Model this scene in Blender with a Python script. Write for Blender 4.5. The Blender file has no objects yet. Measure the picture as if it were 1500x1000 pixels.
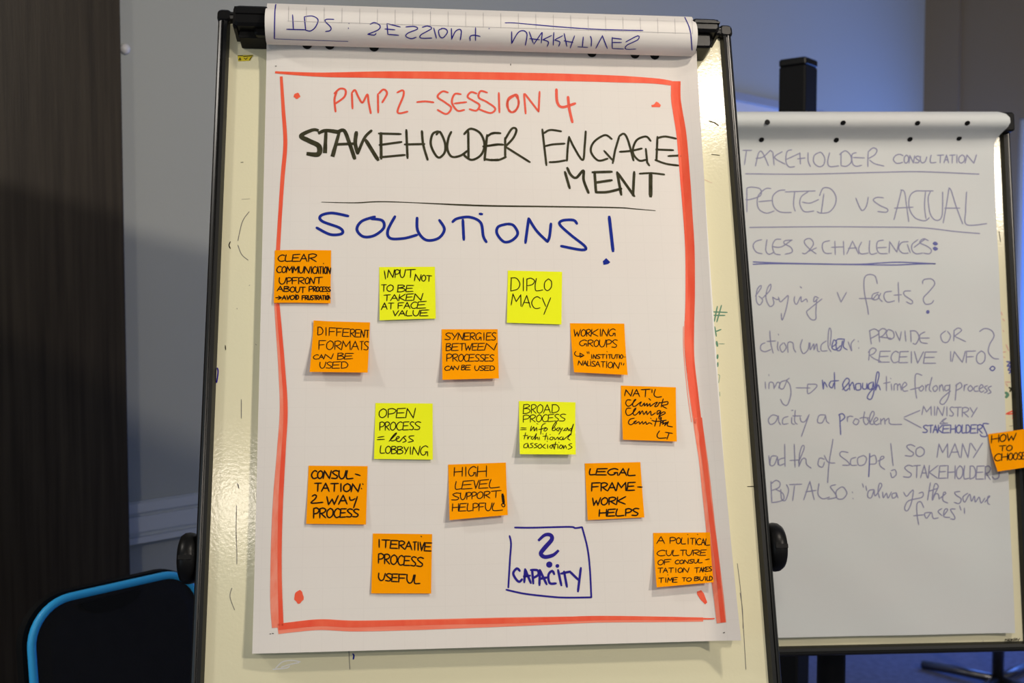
import bpy, math, random
import numpy as np
from mathutils import Vector, Matrix
from mathutils.bvhtree import BVHTree
random.seed(4)

# ------------------------------------------------------------------ camera, world, lights, exposure
F = 1633.0
PITCH = math.radians(3)
CAM = Vector((0, 0, 1.5))
sc = bpy.context.scene
col = sc.collection
cd = bpy.data.cameras.new('camera'); cam = bpy.data.objects.new('camera', cd); col.objects.link(cam)
cam.location = CAM; cam.rotation_euler = (math.pi/2 - PITCH, 0, 0)
cd.sensor_width = 36; cd.lens = F/1500*36; cd.clip_start = .05
cd.dof.use_dof = True; cd.dof.focus_distance = 1.60; cd.dof.aperture_fstop = 5.6
sc.camera = cam

wd = bpy.data.worlds.new('world'); sc.world = wd; wd.use_nodes = True
bg = wd.node_tree.nodes['Background']
bg.inputs[0].default_value = (.85, .94, 1.0, 1); bg.inputs[1].default_value = .25

def area(name, loc, target, size, power, colr, size_y=None):
    l = bpy.data.lights.new(name, 'AREA'); l.energy = power; l.color = colr
    l.shape = 'DISK' if size_y is None else 'RECTANGLE'; l.size = size
    if size_y: l.size_y = size_y
    o = bpy.data.objects.new(name, l); col.objects.link(o); o.location = loc
    d = Vector(target) - Vector(loc); o.rotation_euler = d.to_track_quat('-Z', 'Y').to_euler()
    return o
WARM = (1.0, .89, .76)
area('ceiling_lamp', (.90, .66, 2.9), (.6, 1.2, 1.0), .16, 19, WARM)
area('ceiling_lamp', (-.53, -2.6, 2.9), (-.4, .5, .8), .24, 24, WARM)
area('ceiling_lamp', (2.80, -1.0, 2.9), (.4, 1.6, 1.2), .20, 62, WARM)
area('ceiling_lamp', (-1.9, .9, 2.9), (-1.5, 1.8, .0), .20, 18, (1, .93, .84))  # fill lamp added to brighten the left wall and its trim
area('cool_side_fill', (-3.4, -1.2, 1.5), (-.2, 1.4, 1.2), 1.6, 15, (.62, .82, 1.0), 1.8)  # added soft cool fill for the sheet's left margin, no known window there
area('window_daylight', (2.45, 4.65, 1.3), (.6, 4.6, 1.3), .8, 25, (.14, .30, 1.0), 1.7)

vs = sc.view_settings
vs.view_transform = 'Standard'; vs.look = 'None'; vs.gamma = 1; vs.use_curve_mapping = False
vs.exposure = -0.13

# ------------------------------------------------------------------ helpers
def ray(px, py):
    x, y = px - 750, 500 - py
    c, s = math.cos(PITCH), math.sin(PITCH)
    return Vector((x, y*s + F*c, y*c - F*s)).normalized()
def w_of(v):
    x, y, z = v; c, s = math.cos(PITCH), math.sin(PITCH)
    return Vector((x, y*s - z*c, y*c + z*s))
class Frame:
    """local axes of a board: u to the right, v up along the board, w out of it"""
    def __init__(s, vr, vu, px, py, dist):
        s.U = w_of(vr).normalized(); V = w_of(vu).normalized()
        s.V = (V - s.U*V.dot(s.U)).normalized(); s.N = s.U.cross(s.V)
        s.O = CAM + ray(px, py)*dist
    def P(s, u, v, w=0): return s.O + s.U*u + s.V*v + s.N*w
    def uv(s, px, py, off=0):
        r = ray(px, py); t = (s.O + s.N*off - CAM).dot(s.N)/r.dot(s.N)
        d = CAM + r*t - s.O
        return d.dot(s.U), d.dot(s.V)
FA = Frame((15500, -12, -F), (-167, 6630, -F), 725, 947, 1.57)
FB = Frame((37250, 338, -F), (-266, 21600, -F), 1300, 930, 2.3)

def lin(r, g, b):
    f = lambda c: (c/255/12.92) if c/255 <= .04045 else ((c/255+.055)/1.055)**2.4
    return (f(r), f(g), f(b), 1)
def mat(name, c, rough=.6, metal=0, spec=.5, var=None, scale=(1, 1, 1), nscale=8, bump=0, bscale=80, coat=0, emit=0, sheen=0):
    m = bpy.data.materials.new(name); m.use_nodes = True; nt = m.node_tree; b = nt.nodes['Principled BSDF']
    b.inputs['Base Color'].default_value = c; b.inputs['Roughness'].default_value = rough
    b.inputs['Metallic'].default_value = metal; b.inputs['Specular IOR Level'].default_value = spec
    b.inputs['Coat Weight'].default_value = coat
    if emit:
        b.inputs['Emission Color'].default_value = c; b.inputs['Emission Strength'].default_value = emit
    tc = nt.nodes.new('ShaderNodeTexCoord'); mp = nt.nodes.new('ShaderNodeMapping')
    mp.inputs['Scale'].default_value = scale; nt.links.new(tc.outputs['Object'], mp.inputs[0])
    if var:
        n = nt.nodes.new('ShaderNodeTexNoise'); n.inputs['Scale'].default_value = nscale; n.inputs['Detail'].default_value = 5
        nt.links.new(mp.outputs[0], n.inputs['Vector'])
        r = nt.nodes.new('ShaderNodeValToRGB'); r.color_ramp.elements[0].position = .3; r.color_ramp.elements[1].position = .7
        r.color_ramp.elements[0].color = c; r.color_ramp.elements[1].color = var
        nt.links.new(n.outputs['Fac'], r.inputs[0]); nt.links.new(r.outputs[0], b.inputs['Base Color'])
    if bump:
        n2 = nt.nodes.new('ShaderNodeTexNoise'); n2.inputs['Scale'].default_value = bscale; n2.inputs['Detail'].default_value = 3
        nt.links.new(mp.outputs[0], n2.inputs['Vector'])
        bp = nt.nodes.new('ShaderNodeBump'); bp.inputs['Strength'].default_value = bump; bp.inputs['Distance'].default_value = .001
        nt.links.new(n2.outputs['Fac'], bp.inputs['Height']); nt.links.new(bp.outputs[0], b.inputs['Normal'])
    return m

def paper_mat(name, c, grid=0, wr=0, c2=None):
    m = mat(name, c, .75, spec=.25, var=c2 or tuple(x*.965 for x in c[:3])+(1,), nscale=5, bump=wr, bscale=9, scale=(1, 1, 1.8))
    if grid:
        nt = m.node_tree; b = nt.nodes['Principled BSDF']
        uvn = nt.nodes.new('ShaderNodeUVMap')
        br = nt.nodes.new('ShaderNodeTexBrick'); br.offset = 0; br.inputs['Scale'].default_value = 1
        br.inputs['Brick Width'].default_value = .0275; br.inputs['Row Height'].default_value = .0275
        br.inputs['Mortar Size'].default_value = .0004; br.inputs['Mortar Smooth'].default_value = 0
        br.inputs['Color1'].default_value = br.inputs['Color2'].default_value = (1, 1, 1, 1)
        g = 1-grid; br.inputs['Mortar'].default_value = (g, g, g, 1)
        nt.links.new(uvn.outputs[0], br.inputs['Vector'])
        mx = nt.nodes.new('ShaderNodeMix'); mx.data_type = 'RGBA'; mx.blend_type = 'MULTIPLY'; mx.inputs[0].default_value = 1
        src = b.inputs['Base Color'].links[0].from_socket
        nt.links.new(src, mx.inputs[6]); nt.links.new(br.outputs['Color'], mx.inputs[7])
        nt.links.new(mx.outputs[2], b.inputs['Base Color'])
    return m

M = {}
M['paper'] = paper_mat('flipchart_paper', (.775, .74, .69, 1), grid=.03, c2=(.765, .715, .665, 1))
M['paper_roll'] = paper_mat('turned_over_paper', (.80, .77, .73, 1))
M['paper_edge'] = mat('paper_stack', (.82, .81, .79, 1), .8)
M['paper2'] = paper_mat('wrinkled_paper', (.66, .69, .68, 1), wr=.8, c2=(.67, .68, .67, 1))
M['board'] = mat('cream_enamel', (.76, .71, .49, 1), .135, spec=.15, bump=.13, bscale=230, var=(.74, .71, .50, 1), nscale=3)
M['board2'] = mat('cream_enamel_far', (.74, .70, .49, 1), .14, spec=.24, bump=.10, bscale=230)
M['black'] = mat('black_plastic', (.006, .006, .006, 1), .36, spec=.2, bump=.05, bscale=500)
M['black_matt'] = mat('matt_black', (.006, .006, .006, 1), .6, spec=.2)
M['rail'] = mat('black_anodised_rail', (.009, .009, .008, 1), .30, spec=.42)
M['red'] = mat('red_marker', (.86, .072, .022, 1), .6, var=(.90, .125, .05, 1), nscale=60, scale=(1, 1, .2))
M['red_pale'] = mat('pale_red_marker', (.90, .19, .10, 1), .6, var=(.92, .30, .20, 1), nscale=140, scale=(1, 1, .05))
M['red_pale_h'] = mat('pale_red_marker_across', (.90, .17, .09, 1), .6, var=(.92, .28, .18, 1), nscale=140, scale=(.05, 1, 1))
M['red_txt'] = mat('red_marker_text', (.80, .085, .04, 1), .6)
M['ink'] = mat('black_marker', (.030, .028, .013, 1), .8, spec=.1, var=(.06, .056, .03, 1), nscale=90)
M['ink_pen'] = mat('fine_black_pen', (.016, .010, .006, 1), .8, spec=.08)
M['blue'] = mat('blue_marker', (.010, .026, .27, 1), .8, spec=.1)
M['blue_pen'] = mat('violet_blue_marker', (.026, .018, .26, 1), .8, spec=.1)
M['pencil'] = mat('grey_scratch', (.16, .15, .14, 1), .5)
M['far_ink'] = mat('faded_blue_marker', (.25, .25, .40, 1), .6)
M['far_blue'] = mat('strong_blue_marker', (.11, .12, .37, 1), .6)
M['green'] = mat('green_marker', (.07, .22, .13, 1), .5)
M['green_f'] = mat('faint_green_marker', (.30, .40, .28, 1), .5)
M['red_f'] = mat('faint_red_marker', (.66, .42, .32, 1), .5)
M['gridline'] = mat('printed_grid_line', (.46, .44, .44, 1), .7)
M['orange'] = mat('orange_note_paper', (1.0, .34, .0, 1), .8, spec=.04, var=(1.0, .36, .0, 1), nscale=6)
M['yellow'] = mat('yellow_note_paper', (.86, .92, .016, 1), .8, spec=.04, var=(.88, .93, .02, 1), nscale=6)
M['wall'] = mat('grey_wall_paint', (.43, .45, .42, 1), .85, spec=.2, bump=.15, bscale=120)
M['wall_brown'] = mat('brown_wall_paint', (.25, .20, .13, 1), .85, spec=.2, bump=.15, bscale=120)
M['rail_white'] = mat('pale_trim_paint', (.62, .66, .68, 1), .5)
M['wood'] = mat('dark_wood_veneer', (.020, .015, .010, 1), .42, spec=.22, var=(.042, .033, .022, 1), scale=(14, 14, .5), nscale=5, bump=.2, bscale=30)
M['carpet'] = mat('carpet', (.08, .09, .14, 1), .95, var=(.12, .13, .20, 1), nscale=40, bump=.6, bscale=200)
M['ceiling'] = mat('ceiling_paint', (.6, .6, .58, 1), .9)
M['cyan'] = mat('cyan_tube', (.035, .50, 1.0, 1), .45, coat=.2)
M['mesh'] = mat('black_fabric', (.004, .004, .004, 1), .9, var=(.006, .006, .006, 1), nscale=30, bump=.5, bscale=400)
M['metal'] = mat('dark_metal', (.12, .12, .13, 1), .3, metal=.9)
M['alu'] = mat('brushed_aluminium', (.62, .66, .70, 1), .3, metal=.6)
M['white'] = mat('white_plastic', (.72, .72, .72, 1), .4)
M['yellow_st'] = mat('yellow_label', (.62, .50, .01, 1), .5)
M['glass_blue'] = mat('blue_daylit_pane', (.10, .26, 1.0, 1), .3, emit=1.1)

SURF = {}
def link(name, verts, faces, m, parent=None, loc=None, uvs=None, smooth=False, key=None):
    verts = [Vector(v) for v in verts]
    if key: SURF[key] = BVHTree.FromPolygons([tuple(v) for v in verts], faces)
    base = parent.matrix_world.translation.copy() if parent else None
    if parent is not None:
        q = parent; base = Vector((0, 0, 0))
        while q is not None: base += q.location; q = q.parent
    if parent is None:
        base = Vector(loc) if loc is not None else sum(verts, Vector())/len(verts)
        L = base
    else:
        L = Vector((0, 0, 0))
    me = bpy.data.meshes.new(name)
    me.from_pydata([tuple(v - base) for v in verts], [], faces)
    if uvs:
        ul = me.uv_layers.new(name='UVMap')
        for lp in me.loops: ul.data[lp.index].uv = uvs[lp.vertex_index]
    me.materials.append(M[m] if isinstance(m, str) else m)
    if smooth: me.polygons.foreach_set('use_smooth', [True]*len(me.polygons))
    me.update()
    o = bpy.data.objects.new(name, me); col.objects.link(o)
    if parent is not None: o.parent = parent
    else: o.location = L
    return o
def tag(o, label=None, cat=None, group=None, kind=None):
    if label: o['label'] = label
    if cat: o['category'] = cat
    if group: o['group'] = group
    if kind: o['kind'] = kind
    return o
def empty(name, loc, label, cat, group=None):
    o = bpy.data.objects.new(name, None); col.objects.link(o); o.location = loc; o.empty_display_size = .05
    return tag(o, label, cat, group)

def loft(rings, closed=True, caps=True):
    """rings of equal length joined by quads"""
    v = [p for r in rings for p in r]; n = len(rings[0]); f = []
    for i in range(len(rings)-1):
        for j in range(n if closed else n-1):
            a = i*n+j; b = i*n+(j+1) % n
            f.append((a, b, b+n, a+n))
    if caps and closed:
        f.append(tuple(reversed(range(n)))); f.append(tuple((len(rings)-1)*n+j for j in range(n)))
    return v, f
def merge(*vf):
    V, Fc = [], []
    for v, f in vf:
        k = len(V); V += list(v); Fc += [tuple(i+k for i in q) for q in f]
    return V, Fc
def rbox(P, a0, a1, b0, b1, c0, c1, r=.003, seg=3):
    """bevelled box: P(a,b,c) maps to world; outline rounded in a,b and front/back edges chamfered"""
    def ring(ins, c):
        pts = []
        rr = max(r-ins, 1e-5)
        for (ca, cb, s0) in ((a1-r, b1-r, 0), (a0+r, b1-r, 90), (a0+r, b0+r, 180), (a1-r, b0+r, 270)):
            for k in range(seg+1):
                t = math.radians(s0+90*k/seg); pts.append(P(ca+rr*math.cos(t), cb+rr*math.sin(t), c))
        return pts
    h = min(r*.5, (c1-c0)/3)
    return loft([ring(h, c0), ring(0, c0+h), ring(0, c1-h), ring(h, c1)])
def wbox(x0, x1, y0, y1, z0, z1, r=.004):
    return rbox(lambda a, b, c: Vector((a, b, c)), x0, x1, y0, y1, z0, z1, r)
def tube(pts, r, n=10, closed=False, sx=1.0, up=None):
    pts = [Vector(p) for p in pts]; rings = []
    for i, p in enumerate(pts):
        a = pts[i-1] if (i > 0 or closed) else p; b = pts[(i+1) % len(pts)] if (i < len(pts)-1 or closed) else p
        t = (b-a).normalized(); u0 = Vector(up) if up else (Vector((0, 0, 1)) if abs(t.z) < .9 else Vector((1, 0, 0)))
        x = t.cross(u0).normalized(); y = x.cross(t)
        rings.append([p + x*r*math.cos(k*2*math.pi/n) + y*r*sx*math.sin(k*2*math.pi/n) for k in range(n)])
    if closed: rings.append(rings[0])
    return loft(rings, caps=not closed)
def lathe(c, axis, prof, n=24):
    axis = Vector(axis).normalized(); x = axis.orthogonal().normalized(); y = axis.cross(x)
    rings = [[Vector(c)+axis*h + (x*math.cos(k*2*math.pi/n)+y*math.sin(k*2*math.pi/n))*max(r, 1e-5) for k in range(n)] for (h, r) in prof]
    return loft(rings)

# ------------------------------------------------------------------ handwriting
def catmull(p, closed=False, step=2.0):
    if len(p) < 3: return resample(p, step)
    q = [p[0]] + p + [p[-1]]
    out = []
    for i in range(1, len(q)-2):
        p0, p1, p2, p3 = [np.array(z, float) for z in q[i-1:i+3]]
        n = max(2, int(np.linalg.norm(p2-p1)/step)+1)
        for k in range(n):
            t = k/n
            out.append(.5*((2*p1)+(p2-p0)*t+(2*p0-5*p1+4*p2-p3)*t*t+(3*p1-p0-3*p2+p3)*t**3))
    out.append(np.array(q[-2], float))
    return out
def resample(p, step=2.5):
    p = [np.array(z, float) for z in p]; out = []
    for a, b in zip(p[:-1], p[1:]):
        n = max(1, int(np.linalg.norm(b-a)/step)+1)
        for k in range(n): out.append(a+(b-a)*k/n)
    out.append(p[-1]); return out

GL = {
'A': '0,1 .45,0 1,1;.2,.62 .85,.6', 'B': '.02,0 .05,1;~.0,.04 .6,.0 .85,.2 .1,.46;~.1,.46 .7,.48 1,.75 .6,.97 .0,1',
'C': '~.98,.12 .6,0 .18,.2 0,.6 .3,.96 .65,1 1,.9', 'D': '.06,.02 .1,1;~0,.04 .6,.05 1,.45 .8,.85 .1,1',
'E': '1,0 .05,.03 .0,1 1,.97;.03,.5 .85,.46', 'F': '.0,0 .06,1;0,.02 1,0;.03,.5 .8,.45',
'G': '~.95,.15 .6,0 .15,.2 0,.6 .25,.94 .6,.9 .8,.62;.62,.62 .95,.6 1,1', 'H': '.02,0 .06,1;.93,0 1,1;0,.53 .96,.48',
'I': '.45,0 .55,1', 'K': '.05,0 .02,1;.95,0 .08,.55 1,1', 'L': '~.1,0 0,.55 .1,.96 .45,1 1,.94',
'M': '0,1 .08,0 .48,.65 .88,0 1,1', 'N': '0,1 .08,.02 .85,1 1,0', 'O': '~.5,0 .08,.3 .1,.8 .5,1 .92,.72 .9,.22 .5,.0',
'P': '.03,.05 .1,1;~0,.1 .5,0 1,.2 .75,.5 .1,.6', 'R': '.03,.05 .1,1;~0,.1 .5,0 .95,.18 .7,.45 .15,.56;.25,.56 1,1',
'S': '~1,.08 .5,0 .1,.2 .4,.45 .9,.7 .7,.97 0,.94', 'T': '0,.04 1,0;.5,.02 .54,1', 'U': '~0,0 .02,.6 .35,1 .8,.82 1,0',
'V': '0,0 .45,1 1,0', 'W': '0,0 .25,1 .5,.35 .75,1 1,0', 'Y': '0,0 .48,.52;1,0 .3,1',
'n': '0,1 .0,.3;~0,.5 .5,.28 .9,.5 .9,1', 'i': '.5,.35 .5,1;.5,.05 .5,.12', 'c': '~.9,.4 .4,.3 .1,.65 .4,1 .9,.9',
'e': '~.1,.65 .9,.6 .5,.3 .1,.65 .4,1 .9,.9', 'd': '.9,0 .9,1;~.9,.5 .4,.3 .1,.65 .4,1 .9,.85', 'a': '~.9,.45 .4,.3 .1,.65 .4,1 .9,.8;.9,.3 .9,1',
'y': '0,.3 .45,.95;1,.3 .3,1.4'}
def parse(s):
    out = []
    for st in s.split(';'):
        st = st.strip()
        if not st: continue
        sm = st[0] == '~'; st = st.lstrip('~')
        out.append((sm, [tuple(float(a) for a in q.split(',')) for q in st.split()]))
    return out
def ink(crop, data, words=()):
    """strokes in a measuring crop (x0, y0, scale) -> photo pixels"""
    x0, y0, s = crop; res = []
    for sm, p in parse(data):
        q = [(x0+a*s, y0+b*s) for a, b in p]
        res.append(catmull(q) if sm else resample(q))
    for w in words:
        hd, ys = w.split('|'); hd = hd.split(); txt = hd[0]; xs = [float(a) for a in hd[1:]]
        ys = [float(a) for a in ys.split()]
        if len(ys) == 2: ys = ys*2
        for i, ch in enumerate(txt):
            a, b = xs[i], xs[i+1]; wd_ = b-a
            if i < len(txt)-1: b = a + wd_*(.90 if ch not in 'I' else .9)
            for sm, p in parse(GL[ch]):
                q = []
                for gx, gy in p:
                    gx += (.5-gy)*.10
                    X = a+(b-a)*gx; f = (X-xs[0])/(xs[-1]-xs[0])
                    T = ys[0]+(ys[2]-ys[0])*f; B = ys[1]+(ys[3]-ys[1])*f
                    q.append((x0+X*s, y0+(T+(B-T)*gy)*s))
                res.append(catmull(q, step=1.2) if sm else resample(q, 2.0))
    return res
def ribbons(name, surf, strokes, width, m, parent, lift=.0003, thick=None):
    """lay pen strokes on a surface as thin ribbons of ink"""
    bvh = SURF[surf]; V, Fc = [], []
    for st in strokes:
        n = len(st); H = []
        for k, (px, py) in enumerate(st):
            r = ray(px, py); h = bvh.ray_cast(CAM, r)
            if h[0] is None: continue
            nn = h[1] if h[1].dot(r) < 0 else -h[1]
            wk = width if not isinstance(width, (list, tuple)) else np.interp(k/(max(n-1, 1)), np.linspace(0, 1, len(width)), width)
            H.append((h[0], nn, wk*h[3]/F*.5))
        if len(H) < 2: continue
        k0 = len(V); m_ = len(H)
        for i in range(m_):
            p, nn, hw = H[i]; a = H[max(i-1, 0)][0]; b = H[min(i+1, m_-1)][0]
            t = b-a
            if t.length < 1e-7: t = Vector((1, 0, 0))
            t.normalize(); sd = nn.cross(t).normalized()
            if i == 0: p = p - t*hw*.7
            if i == m_-1: p = p + t*hw*.7
            e = .62 if i in (0, m_-1) else 1
            V += [p+nn*lift+sd*hw*e, p+nn*lift-sd*hw*e]
        for i in range(m_-1):
            a = k0+2*i; Fc.append((a, a+1, a+3, a+2))
        # rounded joints so that corners stay full
        for i in range(1, m_-1):
            t1 = H[i][0]-H[i-1][0]; t2 = H[i+1][0]-H[i][0]
            if t1.length > 1e-6 and t2.length > 1e-6 and t1.angle(t2) > .45:
                p, nn, hw = H[i]; x = nn.orthogonal().normalized(); y = nn.cross(x); k1 = len(V)
                V += [p+nn*lift*1.02+(x*math.cos(q*math.pi/3)+y*math.sin(q*math.pi/3))*hw for q in range(6)]
                Fc.append(tuple(range(k1, k1+6)))
    return link(name, V, Fc, m, parent)
def wide(name, surf, strokes, width, m, parent, lift=.0004):
    """broad marker band: every cross-section is laid on the surface at five points"""
    bvh = SURF[surf]; V, Fc = [], []
    for st in strokes:
        st = [np.array(p, float) for p in st]; n = len(st); k0 = len(V); rows = 0
        for k in range(n):
            t = st[min(k+1, n-1)]-st[max(k-1, 0)]; L = np.linalg.norm(t); t = t/L if L > 1e-6 else np.array([1., 0.])
            nn = np.array([-t[1], t[0]]); wk = float(np.interp(k/max(n-1, 1), np.linspace(0, 1, len(width)), width))
            row = []
            for q in (-1, -.5, 0, .5, 1):
                h = bvh.ray_cast(CAM, ray(*(st[k]+nn*q*wk/2)))
                if h[0] is None: break
                nv_ = h[1] if h[1].dot(h[0]-CAM) < 0 else -h[1]
                row.append(h[0]+nv_*lift)
            if len(row) == 5: V += row; rows += 1
        for i in range(rows-1):
            for j in range(4):
                a = k0+5*i+j; Fc.append((a, a+1, a+6, a+5))
    return link(name, V, Fc, m, parent)
def blob(name, surf, outline, m, parent, lift=.0004):
    bvh = SURF[surf]; V = []
    for px, py in outline:
        h = bvh.ray_cast(CAM, ray(px, py))
        nn = h[1] if h[1].dot(ray(px, py)) < 0 else -h[1]
        V.append(h[0]+nn*lift)
    return link(name, V, [tuple(range(len(V)))], m, parent)
def disc_px(cx, cy, rx, ry, n=14, wob=0):
    return [(cx+rx*math.cos(k*2*math.pi/n)*(1+wob*math.sin(k*2.3)), cy+ry*math.sin(k*2*math.pi/n)*(1+wob*math.cos(k*1.7))) for k in range(n)]

# ------------------------------------------------------------------ the room
R2 = math.sqrt(.5)
def wallP(t, off, z): return Vector((-.896+t+off*R2, 2.6+t-off*R2, z))      # along the back wall, off = out of it
def quadprism(fn, t0, t1, o0, o1, z0, z1, r=.0): 
    c = [(t0, o0), (t1, o0), (t1, o1), (t0, o1)]
    return loft([[fn(a, b, z0) for a, b in c], [fn(a, b, z1) for a, b in c]])
H_ = 3.05
TC = 2.93
tag(link('wall_back', *quadprism(wallP, -4.2, TC+.1, -.1, 0, 0, H_), 'wall'), kind='structure')
cor = wallP(TC, 0, 0)
def wallR(s, off, z): return Vector((cor.x+s*R2-off*R2, cor.y-s*R2-off*R2, z))
S0 = .445                                                                     # where the window starts
wr = merge(quadprism(wallR, 0, S0, -.1, 0, 0, H_), quadprism(wallR, S0, 1.9, -.1, 0, 2.26, H_), quadprism(wallR, 1.9, 3.2, -.1, 0, 0, H_))
tag(link('wall_right', *wr, 'wall_brown'), kind='structure')
tag(link('trim_1', *quadprism(wallR, .0, .17, 0, .03, 0, H_), 'wall_brown'), kind='structure')
win = tag(link('window_1', *merge(quadprism(wallR, S0, S0+.022, -.08, -.02, 0, 2.26), quadprism(wallR, 1.865, 1.9, -.08, -.02, 0, 2.26),
               quadprism(wallR, S0+.022, 1.865, -.08, -.02, 2.22, 2.26), quadprism(wallR, S0+.035, 1.865, -.08, -.02, 0, .05)), 'alu'), kind='structure')
link('window_pane', *quadprism(wallR, S0+.022, 1.865, -.06, -.05, .05, 2.22), 'glass_blue', win)
tag(link('floor', *wbox(-5, 5, -3, 7.5, -.1, 0), 'carpet'), kind='structure')
tag(link('ceiling', *wbox(-5, 5, -3, 7.5, H_, H_+.1), 'ceiling'), kind='structure')
# chair rail with mouldings, and skirting
ZT = 0
rr = merge(quadprism(wallP, -4.2, TC, 0, .012, .890, .986), quadprism(wallP, -4.2, TC, .012, .022, .962, .984), quadprism(wallP, -4.2, TC, .012, .020, .915, .952),
           quadprism(wallP, -4.2, TC, .012, .026, .890, .904))
tag(link('trim_2', *rr, 'rail_white'), kind='structure')
tag(link('baseboard_back', *quadprism(wallP, -4.2, TC, 0, .015, 0, .1), 'rail_white'), kind='structure')

# dark veneered panel on the left
wp = empty('wood_panel', wallP(-.6, .04, 0), 'tall dark brown wood-veneer panel standing against the grey wall at the far left', 'panel')
link('veneer_leaf', *rbox(lambda a, b, c: wallP(a, c, b), -1.6, -.031, .0, 3.04, 0, .08, .003), 'wood', wp)
# little white wall bumper
h = BVHTree.FromPolygons([tuple(v) for v in quadprism(wallP, -4.2, TC+.1, -.1, 0, 0, H_)[0]], quadprism(wallP, -4.2, TC+.1, -.1, 0, 0, H_)[1]).ray_cast(CAM, ray(182, 72))
nw = Vector((R2, -R2, 0))
tag(link('wall_bumper', *lathe(h[0], nw, [(0, .012), (.006, .012), (.010, .009), (.012, .003)], 18), 'white', loc=h[0], smooth=True),
    'small round white plastic bumper on the grey wall beside the wood panel', 'wall fitting')

# whiteboard on the back wall behind the right flipchart
wbz = 1.5
def wallpt(px, py, off=.03):
    n = Vector((R2, -R2, 0)); p0 = wallP(0, off, 0); r = ray(px, py); t = (p0-CAM).dot(n)/r.dot(n); return CAM+r*t
a = wallpt(1080, 138); b = wallpt(1204, 160)
ta = (a-wallP(0, .03, 0)).dot(Vector((R2, R2, 0)))*R2; tb = (b-wallP(0, .03, 0)).dot(Vector((R2, R2, 0)))*R2
zt = (a.z+b.z)/2
wbd = empty('wall_whiteboard', wallP((ta-1.2+tb)/2, .02, zt-.6), 'white board hung on the blue-lit wall behind the right flipchart, its top edge showing', 'whiteboard')
link('writing_surface', *quadprism(wallP, ta-1.2, tb-.02, .005, .022, zt-1.1, zt-.03), 'white', wbd)
link('top_rail', *quadprism(wallP, ta-1.2, tb, .0, .04, zt-.03, zt), 'alu', wbd)
link('side_rail', *quadprism(wallP, tb-.03, tb, .0, .035, zt-1.1, zt-.03), 'alu', wbd)
link('bottom_rail', *quadprism(wallP, ta-1.2, tb, .0, .04, zt-1.13, zt-1.1), 'alu', wbd)

# black square post
Yp = 2.95; e = ray(1169, 88)*1; zt2 = 1.5 + e.z/e.y*Yp; xp = (1169-750)/F*Yp/ (math.cos(PITCH)+ (500-120)/F*math.sin(PITCH))
post = empty('black_post', (xp, Yp, 0), 'black square post with a flat dark cap, rising behind the right flipchart', 'post')
def rotbox(cx, cy, hw, z0, z1, ang, r=.006):
    c, s = math.cos(ang), math.sin(ang)
    return rbox(lambda a, b, z: Vector((cx+a*c-b*s, cy+a*s+b*c, z)), -hw, hw, -hw, hw, z0, z1, r)
link('shaft', *rotbox(xp, Yp, .0375, .02, zt2-.02, math.radians(50)), 'black_matt', post)
link('cap', *rotbox(xp, Yp, .0385, zt2-.02, zt2, math.radians(50), .008), 'black', post)
link('foot_plate', *rotbox(xp, Yp, .17, 0, .02, math.radians(50)), 'black_matt', post)

# pedestal table whose foot shows under the right flipchart
def floorpt(px, py, z=0):
    r = ray(px, py); t = (z-CAM.z)/r.z; return CAM+r*t
tb0 = floorpt(1461, 1008)
tab = empty('pedestal_table', (tb0.x, tb0.y, 0), 'pedestal table with dark metal foot on blue-lit carpet, behind the right flipchart', 'table')
link('post', *lathe((tb0.x, tb0.y, .0), (0, 0, 1), [(.02, .021), (.70, .021)], 20), 'metal', tab, smooth=True)
link('table_top', *lathe((tb0.x, tb0.y, .70), (0, 0, 1), [(0, .29), (.003, .30), (.022, .30), (.025, .295)], 40), 'wood', tab)
ft = floorpt(1352, 968, .03)
dv = Vector((ft.x-tb0.x, ft.y-tb0.y, 0)); Lf = dv.length; dv.normalize()
for k in range(4):
    c, s = math.cos(k*math.pi/2), math.sin(k*math.pi/2); d = Vector((dv.x*c-dv.y*s, dv.x*s+dv.y*c, 0))
    p0 = Vector((tb0.x, tb0.y, .035)); link('foot', *tube([p0+d*.012, p0+d*Lf*.6+Vector((0, 0, -.008)), p0+d*Lf+Vector((0, 0, -.018))], .018, 10, sx=.9), 'metal', tab, smooth=True)

# ------------------------------------------------------------------ chair with cyan edge
def outline_pt(px, py, P0, Nn):
    r = ray(px, py); t = (P0-CAM).dot(Nn)/r.dot(Nn); return CAM+r*t
yaw = math.radians(49.5)
cN = Vector((math.sin(yaw), -math.cos(yaw), .10)).normalized()
cP = CAM + ray(90, 872)*2.16
cU = Vector((math.cos(yaw), math.sin(yaw), 0)); cV = cN.cross(cU).normalized()*1
cV = cU.cross(cN)*-1 if cU.cross(cN).z < 0 else cU.cross(cN)
def cloc(px, py):
    d = outline_pt(px, py, cP, cN)-cP; return d.dot(cU), d.dot(cV)
uL, _ = cloc(47, 960); _, vT = cloc(160, 861); uR = cloc(252, 850)[0]+.055
vB = vT-.42
chair = empty('chair', (cP.x+.15, cP.y-.0, 0), 'chair with black padded back edged in bright cyan-blue, in front of the dark wood panel', 'chair')
def rrect(u0, u1, v0, v1, r, w, n=10):
    pts = []
    for (a, b, s0) in ((u1-r, v1-r, 0), (u0+r, v1-r, 90), (u0+r, v0+r, 180), (u1-r, v0+r, 270)):
        for k in range(n+1):
            t = math.radians(s0+90*k/n); pts.append(cP+cU*(a+r*math.cos(t))+cV*(b+r*math.sin(t))+cN*w)
    return pts
link('back_edge_tube', *tube(rrect(uL, uR, vB, vT, .075, 0), .0075, 10, closed=True, up=cN, sx=1.0), 'cyan', chair, smooth=True)
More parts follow.
